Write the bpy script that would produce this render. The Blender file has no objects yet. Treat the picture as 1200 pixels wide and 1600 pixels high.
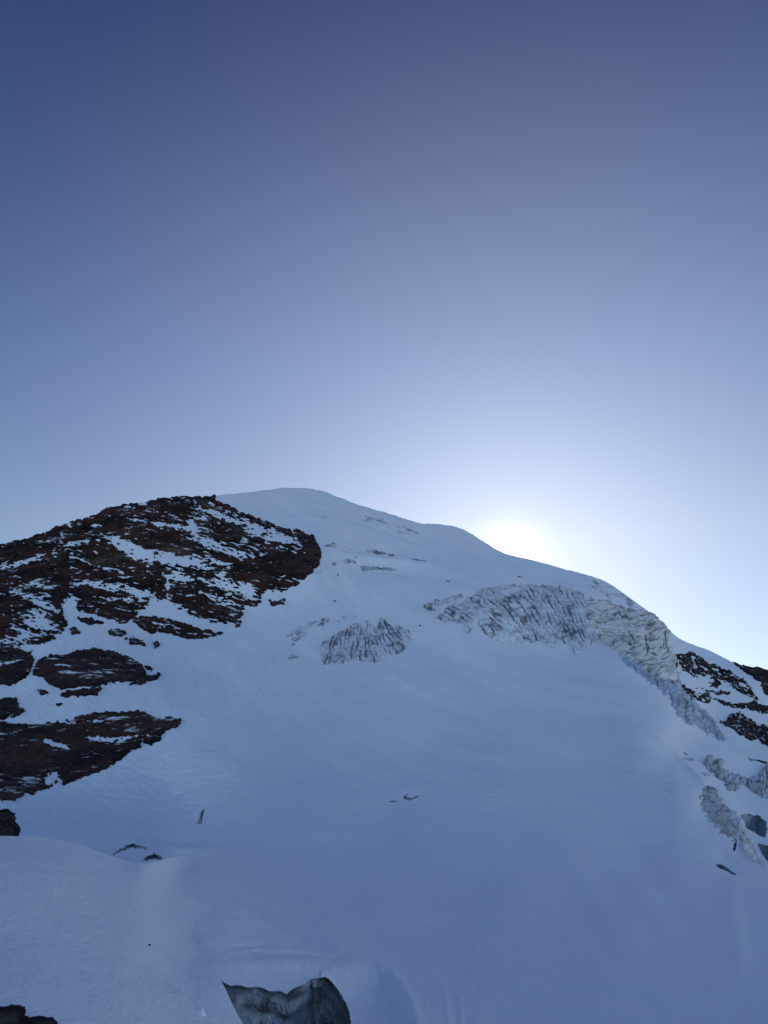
import bpy, math, random
import numpy as np
from mathutils import Vector

# ------------------------------------------------------------------ camera, sky, sun, exposure
S = bpy.context.scene
W0, H0, F0 = 1200.0, 1600.0, 1200.0            # photograph size and focal length in its pixels
PITCH = math.radians(20.0)
cam_d = bpy.data.cameras.new('camera'); cam = bpy.data.objects.new('camera', cam_d)
S.collection.objects.link(cam); S.camera = cam
cam_d.sensor_fit = 'VERTICAL'; cam_d.sensor_height = 36.0; cam_d.sensor_width = 27.0
cam_d.lens = 36.0 * F0 / H0
cam_d.clip_start = 0.1; cam_d.clip_end = 20000.0
cam.location = (0, 0, 0); cam.rotation_euler = (math.pi / 2 + PITCH, 0, 0)
S.render.resolution_x = 768; S.render.resolution_y = 1024

CP, SP = math.cos(PITCH), math.sin(PITCH)
def ray(px, py):
    a = (px - 600.0) / F0; b = (800.0 - py) / F0
    yy = CP - b * SP
    return a / yy, (SP + b * CP) / yy            # X/Y and Z/Y of the view line

su, sv = ray(797.0, 871.0)
SUN = Vector((su, 1.0, sv)).normalized()
SUN_EL = math.asin(SUN.z); SUN_AZ = math.atan2(SUN.x, SUN.y)

SKY_STRENGTH = 0.10; BACK_FILL = 1.5
world = bpy.data.worlds.new('World'); S.world = world; world.use_nodes = True
nt = world.node_tree; nt.nodes.clear()
def N(t, typ, **kw):
    n = t.nodes.new(typ)
    for k, v in kw.items(): setattr(n, k, v)
    return n
out = N(nt, 'ShaderNodeOutputWorld'); bg = N(nt, 'ShaderNodeBackground')
sky = N(nt, 'ShaderNodeTexSky', sky_type='NISHITA')
sky.sun_disc = False; sky.sun_elevation = SUN_EL; sky.sun_rotation = SUN_AZ
sky.altitude = 3400; sky.air_density = 1.0; sky.dust_density = 1.6; sky.ozone_density = 2.0
def wmath(op, a, b=None, c=None):
    m = N(nt, 'ShaderNodeMath', operation=op)
    for i, v in enumerate((a, b, c)):
        if v is None: continue
        if isinstance(v, (int, float)): m.inputs[i].default_value = v
        else: nt.links.new(v, m.inputs[i])
    return m.outputs[0]
tc = N(nt, 'ShaderNodeTexCoord')
dp = N(nt, 'ShaderNodeVectorMath', operation='DOT_PRODUCT'); dp.inputs[1].default_value = SUN
nrm = N(nt, 'ShaderNodeVectorMath', operation='NORMALIZE')
nt.links.new(tc.outputs['Generated'], nrm.inputs[0]); nt.links.new(nrm.outputs[0], dp.inputs[0])
omc = wmath('SUBTRACT', 1.0, dp.outputs['Value'])
GLOW = [(30.0, 0.00022, (1.0, 0.97, 0.88)), (2.8, 0.0010, (0.86, 0.98, 1.0)), (1.05, 0.013, (0.92, 0.97, 1.0)), (2.9, 0.13, (0.90, 0.915, 0.98))]
# the sky deepens towards the zenith; added fill opposite the sun lights shaded snow
sepz = N(nt, 'ShaderNodeSeparateXYZ'); nt.links.new(nrm.outputs[0], sepz.inputs[0])
mr = N(nt, 'ShaderNodeValToRGB'); el = mr.color_ramp.elements; nt.links.new(sepz.outputs[2], mr.inputs[0])
while len(el) < 5: el.new(0.5)
for e_, (p_, c_) in zip(el, [(0.0, (1.12, 1.02, 0.95)), (0.3, (1.10, 1.02, 0.95)), (0.5, (0.64, 0.77, 0.95)), (0.8, (0.15, 0.29, 0.65)), (1.0, (0.20, 0.30, 0.62))]):
    e_.position = p_; e_.color = (*c_, 1)
back = wmath('MULTIPLY', wmath('MINIMUM', wmath('MAXIMUM', wmath('MULTIPLY_ADD', dp.outputs['Value'], -1.0, 0.72), 0.0), 1.25), BACK_FILL)
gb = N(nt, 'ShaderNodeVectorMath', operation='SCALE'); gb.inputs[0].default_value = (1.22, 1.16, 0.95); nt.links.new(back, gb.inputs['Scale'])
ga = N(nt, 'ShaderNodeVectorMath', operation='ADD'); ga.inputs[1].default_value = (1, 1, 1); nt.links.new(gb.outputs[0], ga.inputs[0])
tint = N(nt, 'ShaderNodeMix', data_type='RGBA', blend_type='MULTIPLY'); tint.inputs[0].default_value = 1.0
nt.links.new(sky.outputs[0], tint.inputs[6]); nt.links.new(mr.outputs[0], tint.inputs[7])
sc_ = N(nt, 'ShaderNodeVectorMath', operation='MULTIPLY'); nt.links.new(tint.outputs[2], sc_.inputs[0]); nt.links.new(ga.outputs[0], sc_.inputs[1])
col_prev = sc_.outputs[0]
for A, k, c in GLOW:
    e = wmath('EXPONENT', wmath('MULTIPLY', omc, -1.0 / k)); e = wmath('MULTIPLY', e, A)
    cm = N(nt, 'ShaderNodeVectorMath', operation='SCALE'); cm.inputs[0].default_value = c
    nt.links.new(e, cm.inputs['Scale'])
    ad = N(nt, 'ShaderNodeVectorMath', operation='ADD')
    nt.links.new(col_prev, ad.inputs[0]); nt.links.new(cm.outputs[0], ad.inputs[1]); col_prev = ad.outputs[0]
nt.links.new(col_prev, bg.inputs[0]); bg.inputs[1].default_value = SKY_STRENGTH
nt.links.new(bg.outputs[0], out.inputs[0])

sd = bpy.data.lights.new('sun', 'SUN'); sd.energy = 3.0; sd.angle = math.radians(0.53); sd.color = (1.0, 0.95, 0.86)
so = bpy.data.objects.new('sun', sd); S.collection.objects.link(so)
so.rotation_euler = (-SUN).to_track_quat('-Z', 'Y').to_euler()

S.view_settings.view_transform = 'Standard'; S.view_settings.look = 'None'
S.view_settings.exposure = 0.06; S.view_settings.gamma = 1.0

# ------------------------------------------------------------------ noise
rs = np.random.RandomState(11)
PERM = rs.permutation(256).astype(np.int64); PERM = np.concatenate([PERM, PERM])
G = rs.normal(size=(256, 3)); G /= np.linalg.norm(G, axis=1)[:, None]
def perlin(x, y, z=0.0):
    x, y, z = np.broadcast_arrays(np.asarray(x, float), np.asarray(y, float), np.asarray(z, float))
    xi = np.floor(x).astype(np.int64); yi = np.floor(y).astype(np.int64); zi = np.floor(z).astype(np.int64)
    xf = x - xi; yf = y - yi; zf = z - zi
    u = xf * xf * xf * (xf * (xf * 6 - 15) + 10); v = yf * yf * yf * (yf * (yf * 6 - 15) + 10); w = zf * zf * zf * (zf * (zf * 6 - 15) + 10)
    r = 0.0
    for dx in (0, 1):
        wx = u if dx else 1 - u
        for dy in (0, 1):
            wy = v if dy else 1 - v
            for dz in (0, 1):
                wz = w if dz else 1 - w
                h = PERM[PERM[PERM[(xi + dx) & 255] + ((yi + dy) & 255)] + ((zi + dz) & 255)]
                g = G[h]
                r = r + wx * wy * wz * (g[..., 0] * (xf - dx) + g[..., 1] * (yf - dy) + g[..., 2] * (zf - dz))
    return r * 1.6
def fbm(x, y, z=0.0, o=4, gain=0.5):
    s = 0.0; a = 1.0; f = 1.0
    for i in range(o):
        s = s + a * perlin(x * f + 17.3 * i, y * f - 9.1 * i, np.asarray(z) * f + 3.7 * i); a *= gain; f *= 2.03
    return s
def ridged(x, y, z=0.0, o=4):
    s = 0.0; a = 1.0; f = 1.0
    for i in range(o):
        s = s + a * (1 - 2 * np.abs(perlin(x * f + 7.7 * i, y * f + 4.1 * i, np.asarray(z) * f + i * 2.2))); a *= 0.5; f *= 2.1
    return s
def sstep(x, a, b):
    t = np.clip((x - a) / (b - a), 0, 1); return t * t * (3 - 2 * t)

# ------------------------------------------------------------------ the lie of the land
# how far away each sight line meets the snow (photo x, photo y, metres), spread smoothly between
PA = [(-300,1150,120),(-300,1000,230),(-300,900,330),(-60,860,360),(0,845,380),(120,810,410),(250,780,450),(340,775,520),(450,765,640),(560,790,640),(680,820,620),(775,858,590),
      (870,886,560),(950,912,500),(1020,962,450),(1060,998,430),(1140,1034,420),(1200,1050,410),(1500,1180,330),
      (0,1000,250),(100,1045,215),(250,1000,285),(380,960,330),(250,900,345),(100,920,320),(400,880,380),(500,860,425),(450,940,345),
      (570,1005,292),(570,965,330),(650,960,335),(800,1005,300),(800,925,370),(760,890,440),(600,885,440),(600,840,520),(930,1000,318),(930,940,390),(1000,1050,262),(1000,985,352),
      (600,1100,200),(400,1050,225),(250,1090,190),(100,1130,168),(0,1170,150),(150,1190,140),(0,1250,118),(800,1100,198),(950,1100,190),(600,1200,124),(300,1200,125),(800,1200,118),(950,1200,112),
      (600,1280,80),(300,1285,80),(150,1290,86),(0,1300,96),(800,1280,76),(1000,1280,72),
      (1050,1130,178),(1100,1130,250),(1080,1060,330),(1150,1100,330),(1200,1160,270),(1120,1165,195),(1060,1180,140),(1090,1230,100),(1200,1250,120),(1150,1240,115),(1195,1300,84),(1500,1250,150)]
# the near ground, given by its height below the eye (photo x, photo y, metres)
NEARX = ((-300,-2.0),(0,-2.0),(100,-2.02),(200,-2.12),(260,-2.3),(310,-2.45),(340,-2.55),(380,-2.76),(420,-2.95),(500,-3.22),(600,-3.46),(800,-3.72),(1000,-3.82),(1200,-3.85),(1500,-3.85))
for px_, py_, z_ in [(x, y, z + dz - (.9 if (y == 1350 and x < 300) else 0)) for y, dz in ((1350,-.18),(1400,-.08),(1460,-.03),(1540,0),(1630,.03)) for x, z in NEARX]:
    if py_ == 1350 and px_ > 1100: continue
    PA.append((px_, py_, z_ / ray(px_, py_)[1]))
def tps_fit(pts, vals, lam=0.02):
    P = np.array(pts, float) / 400.0; n = len(P)
    d = np.linalg.norm(P[:, None] - P[None], axis=2); K = np.where(d > 0, d * d * np.log(np.maximum(d, 1e-9)), 0.0)
    A = np.zeros((n + 3, n + 3)); A[:n, :n] = K + lam * 0.02 * np.eye(n); A[:n, n] = 1; A[:n, n+1:] = P; A[n, :n] = 1; A[n+1:, :n] = P.T
    return P, np.linalg.solve(A, np.concatenate([vals, np.zeros(3)]))
def bank_line(py): return np.interp(py, [1325, 1400, 1500, 1530, 1600, 1660], [385, 362, 342, 336, 352, 374])
def tps_eval(fit, x, y):
    if len(fit) == 3:                            # the near bank, running out into the slope on its right
        t = sstep(x, bank_line(y) - 160, bank_line(y))
        return tps_eval(fit[:2], x, y) * (1 - t) + tps_eval(FA, x, y) * t
    P, w = fit; n = len(P); sh = np.shape(x); x = np.ravel(x) / 400.0; y = np.ravel(y) / 400.0
    r = w[n] + w[n+1] * x + w[n+2] * y
    for i in range(n):
        d2 = (x - P[i, 0]) ** 2 + (y - P[i, 1]) ** 2
        r = r + w[i] * 0.5 * d2 * np.log(np.maximum(d2, 1e-12))
    return r.reshape(sh)
FA = tps_fit([(a, b) for a, b, c in PA], np.log([c for a, b, c in PA]))

CREST = np.array([(-400,1000),(-200,905),(-60,866),(0,851),(45,843),(70,834),(105,819),(150,806),(175,793),(205,789),(250,780),(285,777),(320,776),(345,773.5),(370,771),(400,768),(430,763.8),(450,762.5),(480,763),(505,767.5),(530,777),(560,789),
  (600,800),(640,813),(660,819),(672,819),(681,818),(693,820),(707,822),(725,827.5),(742,837),(757,847),(772,857),(790,864),(807,869.5),(847,879),(893,892),(920,899),(943,907),(960,917),(975,927),(1000,946),(1020,960),(1038,975),(1056,995),(1080,1006),
  (1110,1017),(1155,1040),(1200,1049),(1260,1066),(1400,1130),(1700,1300)], float)
def crest(px):
    # monotone smoothing of the polyline
    o = 0.0
    for k, w in ((-6, .15), (-3, .2), (0, .3), (3, .2), (6, .15)): o = o + w * np.interp(px + k, CREST[:, 0], CREST[:, 1])
    return o + 0.8 * perlin(px / 14.0, 5.5, 2.0) + 0.5 * perlin(px / 4.0, 1.5, 7.0)

def base(px, q, fit=FA, edge=crest, back=(0.10, 0.004)):
    """point of the bare land: q px below the skyline, or (q<0) over its far side"""
    c = edge(px); qq = np.maximum(q, 0.0)
    Y = np.exp(tps_eval(fit, px, c + qq)); u, v = ray(px, c + qq); z = v * Y
    d = np.maximum(-q, 0.0) * Y * 0.004
    L = Y * 0.12
    z = z + back[0] * d - np.where(d < L, 0.5 * d * d / L * 0.7, 0.7 * (d - L * 0.5))
    Y2 = Y + d
    return np.stack([u * Y2, Y2, z], -1)

def sdf(px, py, poly):
    """positive inside"""
    P = np.array(poly, float); d = np.full(np.shape(px), 1e9); ins = np.zeros(np.shape(px), bool)
    for i in range(len(P)):
        x0, y0 = P[i]; x1, y1 = P[(i + 1) % len(P)]
        ex, ey = x1 - x0, y1 - y0; t = np.clip(((px - x0) * ex + (py - y0) * ey) / (ex * ex + ey * ey + 1e-9), 0, 1)
        d = np.minimum(d, np.hypot(px - x0 - t * ex, py - y0 - t * ey))
        cr = ((y0 > py) != (y1 > py)) & (px < ex * (py - y0) / (ey + (1e-9 if ey >= 0 else -1e-9)) + x0)
        ins ^= cr
    return np.where(ins, d, -d)

# soft forms of the snow: (px, py, rx, ry, angle, height in px)
FORMS = [(1135,1340,22,7,30,-3.5),(1160,1180,60,5,14,2.0),(635,1236,60,7,-8,2.5),(600,892,60,4,4,-2.0),(600,878,70,5,5,2.5),(590,826,60,4,18,-1.8),(545,868,50,5,14,2),(1075,1200,50,5,48,3.0),(1118,1262,50,6,62,2.0),(1150,1450,14,60,-8,3.0),(700,1590,5,40,-6,1.0),(722,1600,5,40,-6,1.0),(900,1480,260,22,52,1.0),(1010,1440,260,20,50,-1.0),(480,1400,200,16,12,3),(420,1440,140,10,30,-2.5),(215,1400,80,7,58,3),(120,1290,120,6,-14,2.5),(200,1262,140,6,-16,-2),(440,1508,74,12,1,6),(450,1486,62,3.0,3,3.2),(385,1478,40,4,-6,-1.5),
  (185,1337,78,12,3,-8),(207,1316,36,5,0,5),(100,1318,60,7,12,-4),(285,1338,50,9,-8,-4),(330,1325,75,4.5,-1,3.0),(330,1310,120,7,-2,-3.0),(610,1247,45,3.0,-12,1.6),(690,1225,60,5,-28,-1.6),(560,1268,50,6,-10,-1.2),
  (1103,1262,18,40,20,-3.0),(1128,1352,30,7,25,-3),(1135,1255,10,60,-42,4),(250,1310,160,8,-12,-2.0),(1040,1150,90,8,30,2.0),
  (860,1300,240,20,55,2.0),(1000,1330,200,18,58,-2.0),(450,1180,260,14,-24,2.0),(330,1130,220,12,-22,-2.0),(620,1060,200,14,5,2.0),
  (760,1150,200,12,70,-2.5),(820,1130,220,14,68,2.5),(560,1300,220,8,-4,2.5),(520,1320,200,8,2,-2),(905,925,60,8,22,3),(640,850,70,5,20,2.5),(600,875,90,5,6,2.5),(540,820,60,6,20,2.0),(810,905,90,6,12,2.2),
  (1150,1190,60,10,18,3),(1180,1150,60,8,25,2.5),(700,905,110,8,8,-2.5)]
def forms(px, py):
    h = 0.0
    for cx, cy, rx, ry, a, A in FORMS:
        a = math.radians(a); dx = px - cx; dy = py - cy
        x = dx * math.cos(a) + dy * math.sin(a); y = -dx * math.sin(a) + dy * math.cos(a)
        h = h + A * np.exp(-(x / rx) ** 2 - (y / ry) ** 2)
    return h
SCOOP = [(528,1522),(545,1503),(575,1508),(608,1528),(634,1558),(648,1596),(646,1720),(552,1720),(549,1600),(543,1572),(532,1550)]
def scoop(px, py):
    o = np.zeros(np.shape(px)); m = (px > 500) & (px < 680) & (py > 1470)
    if np.any(m):
        x = px[m]; y = py[m]; rim = np.interp(y, [1495, 1503, 1515, 1530, 1560, 1596, 1720], [560, 585, 605, 620, 638, 648, 646]); top = 1502 + .004 * (x - 585) ** 2
        d = np.minimum(rim - x, y - top); lf = np.interp(y, [1500, 1530, 1560, 1600], [520, 532, 541, 551])
        o[m] = -19 * (.55 * np.clip(d / 95, 0, 1) + .45 * sstep(d, -4, 40)) * sstep(x, 502, 524) + 1.5 * np.exp(-((d + 6) / 7) ** 2) * sstep(y, 1495, 1530)
    return o
def normals(px, q, **kw):
    e = 1.5
    a = base(px + e, q, **kw) - base(px - e, q, **kw); b = base(px, q - e, **kw) - base(px, q + e, **kw)
    n = np.cross(a, b); n /= np.linalg.norm(n, axis=-1)[..., None] + 1e-12
    return np.where(n[..., 2:3] < 0, -n, n)
def snow_relief(p):
    x, y, z = p[..., 0], p[..., 1], p[..., 2]
    d = np.maximum(y, 5.0)
    far = fbm((x + .35 * y) / 24, y / 150, 1.0, 3) * 0.9 * np.clip(d / 220, 0, 1) ** 1.5
    mid = fbm((x + .3 * y) / 9, y / 45, 5.0, 3) * 0.17 * np.clip(d / 90, 0, 1.4)
    wind = fbm((x * .8 + y * .6) / 1.2, (y * .8 - x * .6) / 5.0, 9.0, 4) * 0.024 * np.clip(d / 30, 0.6, 4)
    fine = fbm(x / 0.7, y / 1.6, 3.0, 2) * 0.008 * np.clip(d / 20, 0.6, 3)
    return far + mid + wind + fine
def surf(px, q, fit=FA, edge=crest, back=(0.10, 0.004), relief=1.0):
    kw = dict(fit=fit, edge=edge, back=back)
    p = base(px, q, **kw); n = normals(px, q, **kw)
    fade = 0.25 + 0.75 * sstep(q, 0, 30)
    h = snow_relief(p) * fade * relief + (forms(px, edge(px) + q) + scoop(px, edge(px) + q)) * p[..., 1] / F0 * (1 if edge is crest else 0)
    return p + n * h[..., None], n

# ------------------------------------------------------------------ mesh helpers
C = S.collection
def link_mesh(name, verts, faces, mat, parent=None, smooth=True, attrs=None):
    me = bpy.data.meshes.new(name)
    verts = np.ascontiguousarray(verts, np.float32); faces = np.ascontiguousarray(faces, np.int32)
    me.vertices.add(len(verts)); me.vertices.foreach_set('co', verts.ravel())
    k = faces.shape[1]
    me.loops.add(faces.size); me.loops.foreach_set('vertex_index', faces.ravel())
    me.polygons.add(len(faces)); me.polygons.foreach_set('loop_start', np.arange(0, faces.size, k, dtype=np.int32))
    me.polygons.foreach_set('use_smooth', np.full(len(faces), smooth))
    if attrs:
        for an, av in attrs.items():
            at = me.attributes.new(an, 'FLOAT', 'POINT'); at.data.foreach_set('value', np.ascontiguousarray(av, np.float32))
    me.update(calc_edges=True); me.validate()
    me.materials.append(mat)
    o = bpy.data.objects.new(name, me); C.objects.link(o)
    if parent: o.parent = parent
    return o
def grid_faces(nr, nc, flip=False):
    i = np.arange(nr * nc).reshape(nr, nc)
    f = np.stack([i[:-1, :-1], i[1:, :-1], i[1:, 1:], i[:-1, 1:]], -1).reshape(-1, 4)
    return f[:, ::-1] if flip else f
def compact(v, f, attrs=None):
    used = np.zeros(len(v), bool); used[f.ravel()] = True
    idx = np.cumsum(used) - 1
    return v[used], idx[f], ({k: a[used] for k, a in attrs.items()} if attrs else None)
def tag(o, label, cat, group=None):
    o['label'] = label; o['category'] = cat
    if group: o['group'] = group
    return o
# ------------------------------------------------------------------ materials
def mat(name):
    m = bpy.data.materials.new(name); m.use_nodes = True; t = m.node_tree
    b = t.nodes['Principled BSDF']; return m, t, b
def noise(t, scale, detail=6, rough=0.55, vec=None, typ='ShaderNodeTexNoise'):
    n = N(t, typ); n.inputs['Scale'].default_value = scale; n.inputs['Detail'].default_value = detail; n.inputs['Roughness'].default_value = rough
    if vec is not None: t.links.new(vec, n.inputs['Vector'])
    return n.outputs['Fac']
def ramp(t, fac, stops):
    r = N(t, 'ShaderNodeValToRGB'); e = r.color_ramp.elements
    while len(e) < len(stops): e.new(0.5)
    for i, (p, c) in enumerate(stops): e[i].position = p; e[i].color = (*c, 1)
    t.links.new(fac, r.inputs[0]); return r.outputs[0]
def mmath(t, op, a, b=None, clamp=False):
    m = N(t, 'ShaderNodeMath', operation=op); m.use_clamp = clamp
    for i, v in enumerate((a, b)):
        if v is None: continue
        if isinstance(v, (int, float)): m.inputs[i].default_value = v
        else: t.links.new(v, m.inputs[i])
    return m.outputs[0]
def mixc(t, fac, a, b, mode='MIX'):
    m = N(t, 'ShaderNodeMix', data_type='RGBA', blend_type=mode)
    for i, v in ((0, fac), (6, a), (7, b)):
        if isinstance(v, tuple): m.inputs[i].default_value = (*v, 1)
        elif isinstance(v, (int, float)): m.inputs[i].default_value = v
        else: t.links.new(v, m.inputs[i])
    return m.outputs[2]
def coords(t, sc=(1, 1, 1), rot=(0, 0, 0)):
    tcn = N(t, 'ShaderNodeTexCoord'); mp = N(t, 'ShaderNodeMapping'); mp.inputs['Scale'].default_value = sc; mp.inputs['Rotation'].default_value = rot
    t.links.new(tcn.outputs['Object'], mp.inputs['Vector']); return mp.outputs[0]
def bump(t, b, h, strength, dist):
    n = N(t, 'ShaderNodeBump'); n.inputs['Strength'].default_value = strength; n.inputs['Distance'].default_value = dist
    t.links.new(h, n.inputs['Height']); t.links.new(n.outputs[0], b.inputs['Normal'])

def snow_mat():
    m, t, b = mat('snow')
    v1 = coords(t, (1, .35, 1), (0, 0, math.radians(24)))
    n1 = noise(t, 0.05, 8, 0.6, v1); n2 = noise(t, 0.9, 6, 0.6, v1)
    c = ramp(t, n1, [(0.32, (0.77, 0.80, 0.86)), (0.7, (0.87, 0.88, 0.905))])
    c = mixc(t, mmath(t, 'MULTIPLY', n2, 0.12), c, (0.66, 0.70, 0.78))
    t.links.new(c, b.inputs['Base Color']); b.inputs['Roughness'].default_value = 0.62
    b.inputs['Specular IOR Level'].default_value = 0.25
    hv = mmath(t, 'ADD', mmath(t, 'MULTIPLY', noise(t, 2.2, 8, 0.65, coords(t, (1, .4, 1), (0, 0, .5))), 0.6), mmath(t, 'MULTIPLY', noise(t, 0.35, 6, 0.6, coords(t)), 1.2))
    bump(t, b, hv, 0.7, 0.14)
    return m
def rock_mat(name, c_dark, c_mid, c_hi, snow_lo=1.04, streak=0.685, dust=True, scale=1.0):
    m, t, b = mat(name)
    v = coords(t, (1, 1, 2.6), (0.25, 0.12, 0))
    n1 = noise(t, 0.09 * scale, 7, 0.6, coords(t)); n2 = noise(t, 0.6 * scale, 10, 0.7, v); n3 = noise(t, 0.03 * scale, 4, 0.5, coords(t))
    c = ramp(t, n2, [(0.38, c_dark), (0.50, c_mid), (0.66, c_hi)])
    dark = ramp(t, n1, [(0.40, (0.22, 0.24, 0.30)), (0.60, (1.0, 0.98, 0.96))])
    c = mixc(t, 1.0, c, dark, 'MULTIPLY')
    ochre = mmath(t, 'MULTIPLY', ramp(t, n3, [(0.58, (0, 0, 0)), (0.72, (1, 1, 1))]), 0.5)
    c = mixc(t, ochre, c, (0.13, 0.105, 0.07))
    red = mmath(t, 'MULTIPLY', ramp(t, noise(t, 0.06 * scale, 5, 0.55, coords(t, (1, 1, 1.6))), [(0.50, (0, 0, 0)), (0.62, (1, 1, 1))]), 0.45)
    c = mixc(t, red, c, (0.085, 0.030, 0.021)) if dust else c
    if dust:
        g = N(t, 'ShaderNodeNewGeometry'); sx = N(t, 'ShaderNodeSeparateXYZ'); t.links.new(g.outputs['Normal'], sx.inputs[0])
        k = mmath(t, 'ADD', sx.outputs[2], mmath(t, 'MULTIPLY', mmath(t, 'SUBTRACT', noise(t, 0.35 * scale, 6, 0.6, coords(t)), 0.5), 0.9))
        k = mmath(t, 'MULTIPLY', mmath(t, 'SUBTRACT', k, snow_lo), 9.0, clamp=True)
        an = noise(t, 1.0, 5, 0.62, coords(t, (0.17, 0.17, 0.62), (0.0, math.radians(-9), 0.0)))
        rg_ = noise(t, 0.035, 3, 0.5, coords(t))
        k2 = mmath(t, 'ADD', mmath(t, 'ADD', an, mmath(t, 'MULTIPLY', sx.outputs[2], 0.10)), mmath(t, 'MULTIPLY', mmath(t, 'SUBTRACT', rg_, 0.5), 0.45))
        k2 = mmath(t, 'MULTIPLY', mmath(t, 'SUBTRACT', k2, streak), 11.0, clamp=True)
        k = mmath(t, 'MAXIMUM', k, k2)
        c = mixc(t, k, c, (0.80, 0.83, 0.88))
    t.links.new(c, b.inputs['Base Color']); b.inputs['Roughness'].default_value = 0.85; b.inputs['Specular IOR Level'].default_value = 0.2
    bump(t, b, noise(t, 1.6 * scale, 10, 0.7, v), 0.9, 0.5 / scale)
    return m
def ice_mat(name, clean, dirty, stain, sc=1.0, rough=0.45):
    m, t, b = mat(name)
    a = N(t, 'ShaderNodeAttribute', attribute_name='dirt_shade')
    n1 = noise(t, 0.8 * sc, 8, 0.65, coords(t)); n2 = noise(t, 0.12 * sc, 5, 0.55, coords(t))
    c = mixc(t, ramp(t, n2, [(0.40, (0, 0, 0)), (0.65, (1, 1, 1))]), clean, stain)
    k = mmath(t, 'ADD', a.outputs['Fac'], mmath(t, 'MULTIPLY', mmath(t, 'SUBTRACT', n1, 0.5), 0.35), clamp=True)
    c = mixc(t, k, c, dirty)
    t.links.new(c, b.inputs['Base Color']); b.inputs['Roughness'].default_value = rough; b.inputs['Specular IOR Level'].default_value = 0.3
    bump(t, b, noise(t, 1.5 * sc, 9, 0.65, coords(t, (1, 1, .5))), 0.5, 0.35 / sc)
    return m
M_SNOW = snow_mat()
M_ROCK = rock_mat('red_brown_rock', (0.009, 0.008, 0.010), (0.034, 0.020, 0.018), (0.11, 0.052, 0.038))
M_ROCK2 = rock_mat('grey_brown_rock', (0.014, 0.013, 0.014), (0.04, 0.03, 0.027), (0.085, 0.06, 0.045))
M_ROCKN = rock_mat('near_dark_rock', (0.01, 0.01, 0.012), (0.035, 0.035, 0.034), (0.09, 0.085, 0.075), dust=False, scale=6.0)
M_ICE = ice_mat('glacier_ice', (0.80, 0.84, 0.90), (0.12, 0.125, 0.145), (0.74, 0.77, 0.81))
M_ICEG = ice_mat('grey_glacier_ice', (0.52, 0.57, 0.63), (0.09, 0.10, 0.115), (0.36, 0.41, 0.46))
M_ICEW = ice_mat('warm_glacier_ice', (0.84, 0.84, 0.83), (0.15, 0.15, 0.15), (0.78, 0.73, 0.65))
M_ICEB = ice_mat('blue_glacier_ice', (0.48, 0.56, 0.68), (0.10, 0.12, 0.16), (0.34, 0.42, 0.54))
M_ICEN = ice_mat('near_glacier_ice', (0.36, 0.41, 0.49), (0.06, 0.065, 0.075), (0.17, 0.22, 0.31), sc=9.0)

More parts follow.
